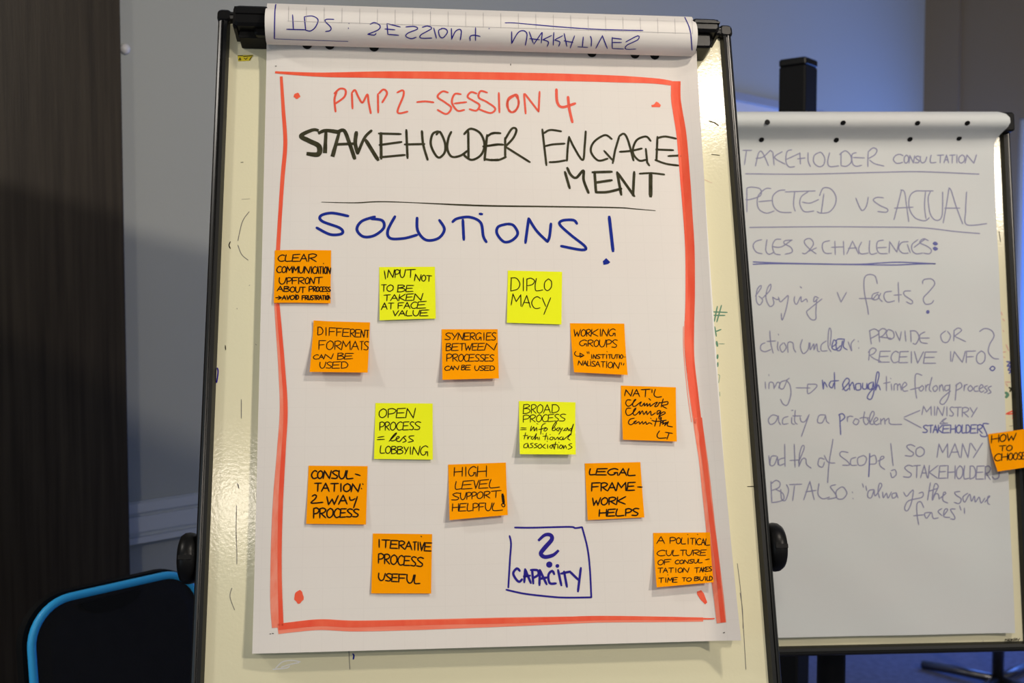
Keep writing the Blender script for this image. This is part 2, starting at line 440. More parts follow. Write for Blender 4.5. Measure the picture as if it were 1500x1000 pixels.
pad = loft([rrect(uL+.006, uR-.006, vB+.006, vT-.006, .07, -.010), rrect(uL+.004, uR-.004, vB+.004, vT-.004, .07, -.003), rrect(uL+.006, uR-.006, vB+.006, vT-.006, .07, .004), rrect(uL+.03, uR-.03, vB+.03, vT-.03, .05, .007)])
bp_ = link('backrest', *pad, 'mesh', chair)
link('outer_shell', *loft([rrect(uL-.012, uR+.012, vB-.012, vT+.010, .085, -.032), rrect(uL-.010, uR+.010, vB-.010, vT+.009, .082, -.014)]), 'black_matt', chair)
# grab slot panel near the top edge
uc, vc = cloc(160, 878)
slot = [cP+cU*(uc+.060*math.cos(k*math.pi/12))+cV*(vT-.014-.026*math.sin(k*math.pi/12))+cN*.0078 for k in range(13)]
slot2 = [p-cN*.001 for p in slot]
link('grab_slot', *loft([slot2, slot]), 'black', bp_)
def cpt(u, w, z):
    p = cP+cU*u+cN*w; return Vector((p.x, p.y, z))
sz = .46
fl = Vector((cN.x, cN.y, 0)).normalized()
def spt(a, b, z): p = cP+cU*a+fl*b; return Vector((p.x, p.y, z))
link('seat', *rbox(spt, uL+.0, uR, .0, .42, sz-.05, sz, .05, 6), 'mesh', chair)
for a_ in (uL+.02, uR-.02):
    link('leg', *tube([spt(a_, .40, sz-.05), spt(a_, .44, 0.0)], .011, 10), 'cyan', chair)
    link('leg', *tube([spt(a_, .02, sz-.05), spt(a_, -.05, 0.0)], .011, 10), 'cyan', chair)
    zb = (cP+cV*(vB+.02)).z
    link('back_bracket', *tube([spt(a_, .03, sz-.03), spt(a_, -.02, sz+.03), cP+cU*a_+cV*(vB+.06)-cN*.02], .010, 10), 'black_matt', chair)

# ------------------------------------------------------------------ easels
def easel(Fr, uL, uR, vB, vT, wb, label, bm, rail_w, clampu, clampv, clampw, knobs, colu):
    rt = empty('flipchart_easel', (Fr.P((uL+uR)/2, vB, wb).x, Fr.P((uL+uR)/2, vB, wb).y, 0), label, 'flipchart')
    P = Fr.P
    key = bm
    link('whiteboard', *rbox(lambda a, b, c: P(a, b, c), uL+.006, uR-.006, vB+.006, vT-.006, wb-.016, wb, .004), bm, rt, key=key)
    W = rail_w
    prof = [(0, wb-.019), (0, wb+.004), (.0025, wb+.009), (.0055, wb+.0105), (.0072, wb+.0105), (.0078, wb+.0085), (.0088, wb+.0085), (.0094, wb+.0105), (W-.0035, wb+.0095), (W, wb+.0005), (W, wb-.004)]
    for sgn, u0 in ((1, uL), (-1, uR)):
        r0 = [P(u0+sgn*a, vB+.012, c) for a, c in prof]; r1 = [P(u0+sgn*a, vT-.012, c) for a, c in prof]
        link('frame_rail', *loft([r0, r1]), 'rail', rt)
    for sgn, v0 in ((1, vB), (-1, vT)):
        r0 = [P(uL+.012, v0+sgn*a, c) for a, c in prof]; r1 = [P(uR-.012, v0+sgn*a, c) for a, c in prof]
        link('frame_rail', *loft([r0, r1]), 'rail', rt)
    for (a, b) in ((uL, vB), (uR-W-.001, vB), (uL, vT-W-.001), (uR-W-.001, vT-W-.001)):
        link('corner_cap', *rbox(P, a-.0012, a+W+.0022, b-.0012, b+W+.0022, wb-.020, wb+.0118, .007, 5), 'black', rt)
    # column, star base, bracket and side knobs
    c0 = P(colu, vT-.12, wb-.05); cx, cy, cz = c0
    yb = P(colu, vB, wb-.06).y+.32; xb = cx
    bk = P(colu, (vB+vT)/2, wb-.02)
    colY = max(cy, P(colu, vT*.55, wb).y+.08)
    top = P(colu, vT*.62, wb-.02)
    cyy = top.y+.10
    link('column', *lathe((top.x, cyy, 0), (0, 0, 1), [(.05, .029), (top.z+.02, .029)], 24), 'black_matt', rt, smooth=True)
    link('tilt_bracket', *rbox(P, colu-.06, colu+.06, vT*.62-.05, vT*.62+.05, wb-.125, wb-.016, .004), 'black_matt', rt)
    for k in range(5):
        an = math.radians(18+72*k); d = Vector((math.cos(an), math.sin(an), 0)); p0 = Vector((top.x, cyy, .07))
        link('base_leg', *tube([p0, p0+d*.20+Vector((0, 0, -.01)), p0+d*.34+Vector((0, 0, -.035))], .016, 10, sx=.8), 'black_matt', rt, smooth=True)
        link('castor', *lathe(p0+d*.33+Vector((-d.y*.012, d.x*.012, -.045)), (-d.y, d.x, 0), [(-.012, .020), (-.009, .025), (.0, .025), (.009, .025), (.012, .020)][:5], 18), 'black', rt)
    for (ku, kv, sg) in knobs:
        c = P(ku, kv, wb-.022)
        k_ = link('knob', *lathe(c, Fr.U*sg, [(-.012, .012), (.0, .012), (.0, .027), (.002, .0315), (.006, .034), (.012, .0352), (.018, .0345), (.023, .031), (.0255, .024), (.0262, .010)], 40), 'black', rt, smooth=True)
        link('knob_ridge', *rbox(lambda a, b, c2: c+Fr.U*sg*b+Fr.V*a+Fr.N*c2, -.004, .003, .004, .0225, -.0335, .0352, .0015), 'black_matt', k_)
    # clamp bar
    (cu0, cu1), (cv0, cv1), (cw0, cw1) = clampu, clampv, clampw
    link('clamp_bar', *rbox(P, cu0+.03, cu1-.03, cv0+.006, cv1-.006, cw0, cw1-.008, .006), 'black', rt)
    return rt, P

# --- front easel
WB = -.013
LF, PA = easel(FA, -.404, .400, -.11, .949, WB,
               'black-framed cream whiteboard flipchart easel in front, holding the sheet with sticky notes', 'board', .0175,
               (-.375, .385), (.884, .934), (WB-.001, .040), [(-.404, .128, -1), (.400, .128, 1)], -.004)
def vline(px, py, off=0, Fr=FA): return Fr.uv(px, py, off)
# end caps of the clamp, stepped
def cap(px0, px1, pyt, pyb, sgn):
    w1 = .042
    ut0, vt = FA.uv(px0, pyt, w1-.006); ub, vb = FA.uv(px0, pyb, WB); u1, _ = FA.uv(px1, pyt, w1)
    a0, a1 = min(ut0, u1), max(ut0, u1)
    main = rbox(PA, a0, a1, vb+.004, vt, WB+.006, w1, .008, 4)
    o = link('clamp_cap', *main, 'black', LF)
    if sgn < 0: a0_, a1_ = a0+.006, a1
    else: a0_, a1_ = a0, a1-.006
    link('lower_lip', *rbox(PA, a0_, a1_, vb-.006, vb+.008, WB, .022, .003), 'black_matt', o)
    # longitudinal ridge
    vm = (vb+vt)/2+.004
    link('ridge', *rbox(PA, a0+.003, a1, vm-.001, vm+.0025, w1-.002, w1+.0022, .001), 'black', o)
    link('end_plate', *rbox(PA, (a0-.0015) if sgn < 0 else a1-.006, (a0+.006) if sgn < 0 else a1+.0015, vb+.002, vt+.002, WB+.004, w1-.006, .006, 4), 'black', o)
cap(343, 396, 9, 66, -1)
cap(1012, 1054, 28, 74, 1)
# yellow warning label on the board
st_ = blob('warning_label', 'board', [(348, 81), (371, 80.5), (366.5, 89), (349, 90)], 'yellow_st', LF, .0004)
st_['label'] = 'small torn yellow label'
SURF['label'] = BVHTree.FromPolygons([tuple(LF.location+v.co) for v in st_.data.vertices], [(0, 1, 2, 3)])
ribbons('label_print', 'label', ink((300, 60, .12), '405,182 465,180;430,205 415,232 440,232 430,205;470,190 520,185 580,180;480,210 500,225 520,205;545,235 560,210 588,180'), 1.1, 'ink', st_, .0003)
# pen marks and scratches on the cream board
MK = [('pencil', 1.0, ink((300, 300, .5), '~130,20 110,50 97,105;~97,118 108,145 127,162;107,570 107,625;~95,815 100,830 98,818;~93,880 92,930 92,980;149,408 151,410;94,303 95,305;130,236 132,235')),
      ('pencil', .9, ink((280, 780, .2), '330,0 335,150 335,230;~298,405 285,470 318,565;~1100,225 1125,430 1145,700 1163,1000;~1120,440 1138,560 1142,700 1135,560 1120,450')),
      ('ink_pen', 1.4, ink((300, 300, .5), '~75,108 71,118 75,128;60,412 61,424')),
      ('ink_pen', 1.3, [[(353, 238), (356, 237.5)], [(1095, 712.5), (1101, 712.3), (1106, 712)]]),
      ('pencil', .6, [[(354, 292), (366, 291)]]),
      ('blue_pen', 2.0, ink((300, 300, .5), '~37,478 39,490 35,520')),
      ('blue', 2.2, ink((280, 780, .2), '~1185,888 1192,900 1188,925')),
      ('ink', 1.9, ink((1020, 160, .1), '~190,175 270,200 322,238')), ('ink', 1.1, ink((1020, 160, .1), '~220,662 280,668 340,675')),
      ('pencil', .9, ink((860, 780, .2), '~1100,225 1125,430 1145,700 1163,1000;~1120,440 1138,560 1142,700')),
      ('red_f', .8, [[(1030, 262), (1036, 265), (1043, 268)]]),
      ('green', 1.9, ink((1020, 430, .15), '205,125 175,270;245,115 200,275;165,178 300,183;165,212 278,212;180,325 195,415;190,370 240,350')),
      ('green', 3.2, ink((1020, 430, .15), '198,470 205,510;208,600 205,630')), ('green', .8, ink((1020, 430, .15), '220,490 275,490')),
      ('green', 2.4, ink((1020, 430, .15), '210,675 208,710')), ('green_f', 1.2, ink((1020, 430, .15), '~212,790 228,800 218,870;228,960 230,1000;485,700 480,750')),
      ('paper_edge', 1.6, ink((280, 780, .2), '~620,990 670,945 740,935 800,945;~660,985 720,965 790,950;~600,1000 700,990 720,975'))]
for mt, wd_, s_ in MK:
    [ribbons('pen_mark', 'board', [q_], wd_, mt, LF, .0003) for q_ in s_]

# --- pad on the front easel
pad1 = empty('paper_pad', PA(0, 0, 0), 'large red-bordered sheet of heading and sticky notes, on the front flipchart', 'paper pad')
def sheet_w(u, v):
    w = .0022 + .010*math.exp(-max(.905-v, 0)/.018)
    a = max(u-.300, 0); w += .74*(a*a/(a+.003) if a > 0 else 0)*min(1, .35+(.9-v)*3)
    w += .004
    if u < -.262: w -= .0066*((-.262-u)/.064)**2
    w += .0012*math.sin(5*v+2*u)*math.sin(6*u+1)+.0012
    if v < .12: w += .003*((.12-v)/.12)**2
    return w
nv, nu = 90, 70
V, UV, Fc = [], [], []
for j in range(nv+1):
    v = .908*j/nv
    uR_ = .3335-.0065*math.sin(math.pi*min(v/.89, 1)); uL_ = -.323-.006*(v/.9)
    for i in range(nu+1):
        u = uL_+(uR_-uL_)*i/nu; V.append(PA(u, v, sheet_w(u, v))); UV.append((u+.012, v))
for j in range(nv):
    for i in range(nu):
        a = j*(nu+1)+i; Fc.append((a, a+1, a+nu+2, a+nu+1))
sheet = link('top_sheet', V, Fc, 'paper', pad1, uvs=UV, smooth=True, key='sheet')
sheet['label'] = 'written top sheet'
link('under_sheets', *rbox(PA, -.3215, .3368, .004, .905, WB, .0005, .0006), 'paper_edge', pad1)
# pages turned over the top
cv_, cw_, rr_ = .905, .0290, .0262
prof = [(cv_+.004, .006)]
for k in range(19):
    an = math.radians(-150+k*(150+62)/18)      # from below-behind, round the front, to the top
    prof.append((cv_+rr_*math.sin(an) if True else 0, cw_+rr_*math.cos(an)))
prof += [(.943, .030), (.9525, .012), (.954, -.004), (.952, -.022), (.944, -.034), (.92, -.0365), (.7, -.038), (.45, -.038)]
V, UV, Fc = [], [], []; nu = 60; s = 0
for k, (v, w) in enumerate(prof):
    if k: s += math.hypot(v-prof[k-1][0], w-prof[k-1][1])
    for i in range(nu+1):
        u = -.3265+(.3265+.3265)*i/nu; V.append(PA(u, v, w)); UV.append((u, s))
for j in range(len(prof)-1):
    for i in range(nu):
        a = j*(nu+1)+i; Fc.append((a, a+1, a+nu+2, a+nu+1))
roll = link('turned_pages', V, Fc, 'paper_roll', pad1, uvs=UV, smooth=True, key='roll')
roll['label'] = 'earlier pages rolled over the top, with upside-down blue writing'
V2 = []
for k, (v, w) in enumerate(prof[1:24]):
    for i in (0, 1):
        u = (-.3255, .3255)[i]; dv_ = cv_-v; dw_ = cw_-w; L = math.hypot(dv_, dw_); V2.append(PA(u, v+dv_/L*.003, w+dw_/L*.003))
link('inner_pages', V2, [(2*k, 2*k+1, 2*k+3, 2*k+2) for k in range(len(V2)//2-1)], 'paper_edge', pad1, smooth=True)
# punched holes / studs just under the roll
for px, py in ((450, 65), (483, 65.6), (548, 68.5), (867, 77), (930, 79), (959, 80.5)):
    h = SURF['sheet'].ray_cast(CAM, ray(px, py)); nn = -h[1] if h[1].dot(ray(px, py)) > 0 else h[1]
    link('punched_hole', *lathe(h[0], nn, [(0.0002, .0075), (.0012, .0072), (.0016, .004)], 18), 'black_matt', pad1)

# writing on the sheet
def W_(name, strokes, width, m, par=None, lift=.0004, surf='sheet', label=None):
    f_ = wide if isinstance(width, (list, tuple)) and max(width) > 5 else ribbons
    o = f_(name, surf, strokes, width, m, par or sheet, lift)
    if name in ('printed_grid', 'pen_speck'): o['kind'] = 'stuff'
    if label: o['label'] = label
    return o
W_('border_line', [catmull([(403, 106), (470, 109.5), (560, 109.5), (700, 111), (850, 114), (950, 118), (984, 122)])], [3, 7, 10, 11, 11, 11, 10, 7], 'red', label='red marker border across the top')
W_('border_line', [catmull([(412, 112), (415, 160), (418, 210), (414, 260), (410, 320), (407, 372)])], [4, 5.5, 6, 5.5, 6], 'red', label='red marker border down the left')
W_('border_line', [catmull([(404.5, 440), (408, 490), (412, 540), (415, 600), (412, 660), (408, 720), (405.5, 780), (404, 850), (404, 890), (406, 919)])], [6, 7, 9, 11, 13, 15, 16, 16, 15], 'red_pale', label='broad pale red border down the left')
W_('border_line', [catmull([(407, 445), (411, 490), (415, 540), (418.5, 600), (415.5, 660), (412, 720), (410, 780), (410, 850), (412, 916)])], [5, 5.5, 6, 6, 7, 6, 6, 7], 'red', lift=.0006)
W_('border_line', [catmull([(407, 921), (430, 918), (470, 914.5), (520, 916.5), (600, 915), (700, 912), (800, 909), (880, 907), (980, 907), (1030, 907)])], [15, 16, 16, 15, 14, 12, 9, 8, 6], 'red_pale_h', label='broad pale red border across the bottom')
W_('border_line', [catmull([(408, 918), (430, 915.5), (470, 912), (520, 914), (600, 912), (700, 910), (800, 907.5), (880, 905), (980, 905.5), (1035, 906), (1047, 905.5)])], [9, 10, 9, 8, 7, 8, 7, 7, 6, 5, 1.5], 'red', lift=.0006)
W_('border_line', [catmull([(990, 119), (990, 144), (993, 165), (998.5, 200), (1003.5, 260), (1006.5, 300), (1010.5, 364), (1011, 430), (1010, 476), (1010.5, 524), (1016, 572), (1022.5, 620)])], [14, 14.5, 15, 15, 14, 14, 14, 14, 13.5, 13, 11], 'red', label='broad bright red border down the right')
W_('border_line', [catmull([(1022, 612), (1031, 680), (1037.5, 740), (1044, 800), (1050, 850), (1053, 875), (1057, 912)])], [12, 13, 14, 14, 15, 15, 14], 'red_pale')
W_('border_line', [catmull([(1024, 612), (1034, 690), (1042, 760), (1050, 820), (1056, 880), (1059.5, 911)])], [9, 7, 6, 7, 6, 7], 'red', lift=.0006)
W_('border_line', [catmull([(1003, 470), (1003, 510), (1009, 570), (1016, 620), (1024, 672), (1029, 700)]), catmull([(1001, 478), (1001.5, 515), (1007, 575), (1013, 618)])], 1.0, 'red_pale', lift=.0004)
for o_ in (disc_px(435, 140.5, 4.8, 4.2, wob=.15), [(954, 154), (958, 153), (961, 149), (964, 150), (968, 154), (967, 157), (955, 157)],
           disc_px(438, 874, 7, 9.5, wob=.12), [(1021, 866), (1027, 864), (1031, 869), (1036, 882), (1033, 885), (1026, 878), (1021, 870)]):
    blob('corner_dot', 'sheet', o_, 'red', sheet)
RT = ink((400, 120, .2), '~465,75 450,130 458,218;~450,85 490,50 530,60 522,110 455,160;582,195 577,80;~580,78 600,60 625,110 655,152 690,92 700,150 716,230;770,225 768,90;~775,85 810,55 835,85 800,150;~910,78 950,62 955,100 912,222 985,218;~1055,148 1115,143 1175,150;'
    '~1280,78 1240,70 1205,110 1260,150 1305,190 1270,235 1205,205;~1375,90 1330,90 1310,150 1350,210 1400,205;1330,158 1415,148;~1490,85 1450,75 1425,110 1470,140 1512,170 1490,210 1440,200')
RT += ink((700, 0, .267), '~50,508 15,500 5,535 50,560 95,595 70,620 8,600;115,510 118,617;~200,525 165,555 172,610 205,610 225,560 205,520')
RT += ink((720, 120, .2), '~170,95 125,120 115,180 150,222 195,180 190,100 165,95;250,232 238,88;245,88 345,218;345,218 352,72')
W_('red_heading', RT, 2.9, 'red_txt', label='red handwritten line PMP2 - SESSION 4')
W_('red_heading', ink((720, 120, .2), '~475,55 482,150 520,185 612,158;~560,110 570,200 592,295'), 4.0, 'red_txt')
BT = ink((400, 120, .2), '~335,357 290,352 205,395 260,430 335,470 330,530 245,525')
W_('black_heading', BT, [4, 5, 6, 7, 7, 8, 7, 5], 'ink', label='black handwritten word STAKEHOLDER')
W_('black_heading', ink((400, 120, .2), '~330,378 385,356 480,368;388,360 380,522;485,368 435,548'), [4, 5, 5, 6, 6], 'ink')
W_('black_heading', ink((400, 120, .2), '~470,370 520,357 560,450 597,560;~610,370 602,450 620,522;680,428 768,570'), 5.4, 'ink')
W_('black_heading', ink((400, 120, .2), '455,458 605,452;~720,357 670,410 622,520;790,375 792,562'), 4.2, 'ink')
W_('black_heading', ink((400, 120, .2), '775,378 935,382;780,462 940,440;785,552 965,535;976,352 985,558;~1090,360 1100,460 1132,570;965,458 1108,455') +
   ink((540, 180, .12667), '~800,98 740,130 718,240 760,350 815,402 880,340 882,230 825,105 785,135;~955,105 922,180 910,300 960,390 1060,380 1140,325;1152,98 1155,410;~1105,130 1180,68 1290,120 1340,250 1300,370 1195,428 1110,380 1105,350;1370,140 1340,432;~1370,158 1430,120 1500,118;~1325,272 1500,250;~1340,418 1420,430 1500,425'), 3.5, 'ink')
W_('black_heading', ink((720, 120, .2), '~-10,382 30,374 65,376;~-10,465 40,458 85,460;~-5,570 50,572 105,550;100,410 100,548;~100,420 150,342 182,350 160,410 100,475;110,480 280,587'), 3.4, 'ink')
W_('black_heading', ink((720, 120, .2), '372,348 402,610;~385,375 430,352 510,362;~395,470 450,458 535,452;~425,588 480,585 540,575;~552,577 558,480 568,402;~568,405 610,490 668,572 682,470 690,362;'
    '~880,418 830,390 750,440 728,510 780,575 850,562;825,505 885,572;888,595 905,500 935,400;~935,398 970,380 1000,430 1040,575;~940,512 1020,505 1100,488;~1165,432 1130,400 1060,430 1035,515 1080,575 1130,570;1130,490 1140,590 1155,612;1215,402 1208,575;~1215,412 1270,400 1350,415;1205,495 1330,500;~1200,572 1280,600 1367,612;1295,543 1400,538'), 3.2, 'ink', label='black handwritten word ENGAGEMENT')
W_('black_heading', ink((720, 120, .2), '538,660 572,778;~555,630 580,680 620,702 672,650 675,720 710,812;755,665 765,808;740,662 880,658;760,738 880,720;~765,808 850,806 950,782;920,662 950,826;925,668 1045,836;1045,660 1036,830'), 4.0, 'ink')
W_('black_heading', ink((720, 120, .2), '~1085,672 1170,668 1265,678'), 3.0, 'ink')
W_('black_heading', ink((720, 120, .2), '1165,672 1165,836'), 5.6, 'ink')
W_('ruled_line', [catmull([(471, 296), (520, 297), (570, 295.5), (700, 301), (800, 302.5), (900, 304), (930, 306), (960, 308.5)])], [.8, 1.8, 1.2, 2.6, 2.4, 2.2, 2, 1], 'ink', label='thin black ruled line')
W_('blue_heading', ink((440, 280, .2), '~350,182 230,160 150,180 160,220 290,270 305,310 220,317 120,268;~545,187 450,220 414,280 460,332 540,325 610,270 600,215 520,202;~693,185 640,290 660,345 760,345 855,320;~855,195 860,290 920,357 1010,345 1055,280 1018,212;~1115,225 1150,200 1240,190 1320,230 1340,330 1362,372;1190,210 1197,355;1314,166 1330,168') +
   ink((700, 280, .2), '~215,240 150,260 140,310 190,370 250,360 292,310 260,250 215,240;348,378 372,200;~372,200 430,290 510,370;~510,370 525,330 535,238;~725,238 700,212 620,215 600,245 680,320 785,405 765,430 610,402'), 4.2, 'blue', label='blue handwritten word SOLUTIONS with exclamation mark')
W_('blue_heading', ink((700, 280, .2), '962,188 990,438'), 4.8, 'blue')
blob('blue_dot', 'sheet', [(883, 382.5), (888, 378), (894, 384), (891, 386.5), (884, 388)], 'blue', sheet)
cb = W_('capacity_box', ink((720, 760, .12), '~285,103 500,105 950,95 1020,110 1105,98;~1105,98 1170,350 1200,600 1218,955;~180,862 400,910 700,945 900,958 1220,955;~220,205 238,300 225,500 205,835'), 2.6, 'blue_pen', label='hand-drawn blue box around the word CAPACITY')
W_('capacity_word', ink((720, 760, .12), '~345,632 310,602 265,660 300,735 340,765 372,735;410,612 400,770;410,612 480,780;395,700 470,690;495,620 510,785;~480,622 560,625 570,680 505,720;590,622 585,805;590,622 672,795;585,730 680,712;~765,672 740,632 695,680 710,780 785,785;812,622 852,808;850,665 960,640;885,640 920,825;955,640 1060,742;1090,597 1055,882'), 3.5, 'blue_pen', label='blue handwritten word CAPACITY')
W_('question_mark', ink((720, 760, .12), '~570,265 650,195 720,195 735,250 650,350 602,420 650,462 750,440 820,380'), [3.5, 5, 6, 6.5, 6, 5.5, 3.5], 'blue_pen')
blob('question_dot', 'sheet', disc_px(804.6, 826.6, 4.6, 4.6), 'blue_pen', sheet); blob('question_dot', 'sheet', disc_px(816.4, 828.6, 2.8, 2.8), 'blue_pen', sheet)
W_('pen_speck', [[(403.5, 97), (405, 97)], [(399, 927.5), (400.5, 927.5)], [(395.5, 928), (396.5, 928)], [(1060, 926.5), (1061.5, 926)], [(748, 94), (748, 95.5)]], 1.5, 'ink_pen')
# writing on the turned pages
W_('upside_down_line', ink((390, 5, .12), '~118,12 105,120 100,430;250,315 480,321;322,140 332,315;465,165 482,325;~465,165 560,155 632,200 600,290 540,335 480,325;~825,195 735,195 720,220 788,290 780,330 725,342;~1270,255 1320,235 1388,270 1370,320 1240,375;~1240,375 1320,385 1340,365;1010,240 1010,246;1003,300 1003,306') +
   ink((540, 10, .12), '225,205 235,335;225,205 385,245;200,270 320,280;235,335 365,345;~455,245 560,240 597,270 480,320 455,360 520,387 580,370;~655,250 720,235 768,265 640,340 640,380 770,380;795,260 828,380;~900,265 855,290 870,360 910,375 962,310 940,270 890,262;1010,265 1015,395;~1015,390 1060,300 1110,275 1132,300 1120,400;1305,255 1305,410;~1240,410 1240,360 1290,345 1360,360;1470,262 1470,268') +
   ink((720, 10, .16), '~125,148 200,148 400,165 700,190 1000,208 1385,217;185,228 185,335;~185,335 240,240 290,218 325,250 310,350;345,228 382,330;460,235 388,340;350,290 440,300;465,235 455,330;550,262 470,300;~470,300 520,320 510,360;570,235 565,350;650,265 580,300;~580,305 625,320 615,360;665,245 690,360;760,265 720,375;665,310 745,325;840,275 832,365;790,365 880,370;~905,270 915,300 912,360;955,378 1015,265 1060,380;1105,280 1105,380;1105,285 1190,295;1105,325 1190,325;1105,380 1210,385;~1230,320 1340,265 1340,300 1240,350 1230,385 1320,385') +
   ink((700, 0, .267), '~1135,95 1165,170 1175,275'), 1.5, 'blue_pen', par=roll, surf='roll', label='blue upside-down writing IDS: SESSION 4. NARRATIVES')
W_('upside_down_line', ink((390, 5, .12), '~100,430 400,442 1000,462'), .9, 'blue_pen', par=roll, surf='roll')
gl = []
for k in range(24):
    x = 423+26.1*k*(1-k*.0007); s_ = (x-390)*.0317
    gl.append(resample([(x, 8.5+s_), (x-.5+k*.06, 30.5+s_)]))
gl += [resample([(421, 30.8), (1015, 49)], 8), resample([(421, 13), (1008, 32)], 8)]
W_('printed_grid', gl, .55, 'gridline', par=roll, surf='roll')

# ------------------------------------------------------------------ sticky notes
def note(label, colr, corners, lift, group, writing, width=1.3, Fr=FA, sw=sheet_w, surf=None, curlc=None, grp=True, par=None, ink_m='ink_pen', w0=.0007):
    cs = []
    for k, (px, py) in enumerate(corners):       # TL TR BR BL
        off = .004; ex = lift*(1 if k >= 2 else 0)
        for _ in range(4):
            u, v = Fr.uv(px, py, off); off = sw(u, v)+w0+ex
        cs.append((u, v))
    n = 14; V, Fc = [], []
    for j in range(n+1):
        s = j/n
        for i in range(n+1):
            t = i/n
            u = (cs[0][0]*(1-t)+cs[1][0]*t)*(1-s)+(cs[3][0]*(1-t)+cs[2][0]*t)*s
            v = (cs[0][1]*(1-t)+cs[1][1]*t)*(1-s)+(cs[3][1]*(1-t)+cs[2][1]*t)*s
            lk = lift*(s**1.8)
            if curlc: lk += curlc[0]*max(0, 1-s*4-t*4)+curlc[1]*max(0, 1-s*4-(1-t)*4)+curlc[2]*max(0, 1-(1-s)*3-(1-t)*3)
            V.append(Fr.P(u, v, sw(u, v)+w0+lk))
    N_ = len(V)
    for j in range(n):
        for i in range(n):
            a = j*(n+1)+i; Fc.append((a, a+n+1, a+n+2, a+1))
    V += [p-Fr.N*.00015 for p in V]
    Fc += [tuple(reversed([q+N_ for q in f])) for f in list(Fc)]
    rim = [i for i in range(n+1)]+[j*(n+1)+n for j in range(1, n+1)]+[n*(n+1)+i for i in range(n-1, -1, -1)]+[j*(n+1) for j in range(n-1, 0, -1)]
    for a, b in zip(rim, rim[1:]+rim[:1]): Fc.append((a, b, b+N_, a+N_))
    key = 'note%d' % len(SURF)
    top = (V[0]+V[n])/2
    o = tag(link('sticky_note', V, Fc, colr, loc=top, smooth=False, key=key), label, 'sticky note', group)
    for strokes, wd_, mm in writing:
        ribbons('handwriting', key, strokes, wd_, mm, o, .0003)
    return o
OR, YE = 'orange', 'yellow'
GO, GY = 'orange sticky notes on the front sheet', 'yellow sticky notes on the front sheet'
K = 'ink_pen'
c = (390, 350, .1)
note('orange sticky note over the left red border, reading CLEAR COMMUNICATION UPFRONT', OR, [(402.5, 366.5), (485, 366.5), (484, 444), (401, 443.5)], .0035, GO,
  [(ink(c, '140,858 220,860;180,835 225,860 175,885;838,355 842,362;430,812 434,818;895,795 899,800', ['CLEAR 175 280 385 500 615 740|235 325 215 332', 'UPFRONT 190 300 380 470 570 640 720 820|565 660 560 655', 'ABOUT 165 260 350 430 500 570|690 760 705 790', 'AVOID 235 300 350 425 440 475|830 890 820 885']), 1.67, K),
   (ink(c, '', ['COMMUNICATION 155 230 300 395 480 560 650 680 740 775 820 850 895 945|400 490 405 510', 'PROCESS 625 690 735 780 825 865 900 945|690 770 705 768', 'FRUSTRATION 525 570 615 655 700 735 775 820 855 880 910 950|828 890 825 890']), 1.72, K)])
c = (530, 380, .1)
note('yellow sticky note under the blue heading, reading INPUT NOT TO BE TAKEN AT FACE VALUE', YE, [(555.5, 391), (637, 390.5), (638.5, 466), (556, 469)], .004, GY,
  [(ink(c, '330,165 348,285', ['NPUT 380 485 560 645 780|150 265 145 262', 'NOT 775 875 945 1020|210 312 240 322', 'TO 285 365 465|367 468 372 465', 'BE 525 650 755|372 475 380 468', 'TAKEN 320 425 545 650 765 890|520 605 495 598', 'AT 290 385 465|632 735 638 722', 'FACE 530 620 720 815 940|635 720 612 712', 'VALUE 455 545 650 750 855 975|750 825 738 825']), 1.55, K)], curlc=(0, 0, -.002))
c = (720, 380, .1)
note('yellow sticky note reading DIPLOMACY, below the blue exclamation mark', YE, [(744, 396), (823.5, 398), (822.5, 475), (742.5, 472.5)], .003, GY,
  [(ink(c, '', ['DIPLO 275 430 510 640 770 885|262 462 285 455', 'MAC 295 455 590 715|500 668 550 725', 'Y 735 860|560 805']), 1.44, K)])
c = (430, 460, .1)
note('orange sticky note with lifted bottom edge, reading DIFFERENT FORMATS CAN BE USED', OR, [(459.5, 469.8), (542, 472), (538.5, 545.5), (453.5, 544.5)], .012, GO,
  [(ink(c, '', ['DIFFERENT 350 440 520 630 720 830 905 985 1050 1115|185 305 235 345', 'FORMATS 370 480 600 710 850 970 1030 1100|385 518 400 525', 'CAN 290 375 450 578|598 660 580 655', 'BE 645 750 872|570 665 575 652', 'USED 385 480 570 695 795|702 792 695 795']), 1.44, K)], curlc=(.003, 0, 0))
c = (620, 470, .1)
note('orange sticky note reading SYNERGIES BETWEEN PROCESSES CAN BE USED', OR, [(647, 482), (729, 482), (730.8, 554), (648, 556)], .010, GO,
  [(ink(c, '', ['SYNERGIES 320 415 510 600 685 770 860 925 1000 1065|175 275 170 282', 'BETWEEN 335 420 530 610 720 800 905 1070|330 435 325 425', 'PROCESSES 340 430 515 600 670 760 830 905 970 1035|480 592 495 590', 'CAN 315 390 445 520|662 725 655 715', 'BE 560 620 692|647 717', 'USED 755 830 900 975 1045|657 725 657 725']), 1.44, K)])
c = (810, 460, .1)
note('tilted orange sticky note reading WORKING GROUPS and "INSTITUTIONALISATION"', OR, [(835, 473.2), (914.5, 473.8), (919.5, 549), (841, 545)], .010, GO,
  [(ink(c, '~335,545 315,580 350,615 440,610;395,570 455,605 400,635 395,570;500,550 505,575;525,550 528,578;1040,628 1078,630;790,548 796,552;545,668 550,672;785,690 790,694;1000,710 1006,742;1040,718 1030,750', ['WORKING 305 410 490 560 675 720 820 915|225 325 215 322', 'GROUPS 390 510 600 680 780 865 940|378 465 375 490', 'INSTITUTIO 550 590 640 700 770 805 860 920 960 985 1025|590 652 592 650', 'NALISATION 370 445 505 540 568 622 700 770 805 885 975|680 745 705 800']), 1.44, K)])
c = (880, 555, .1)
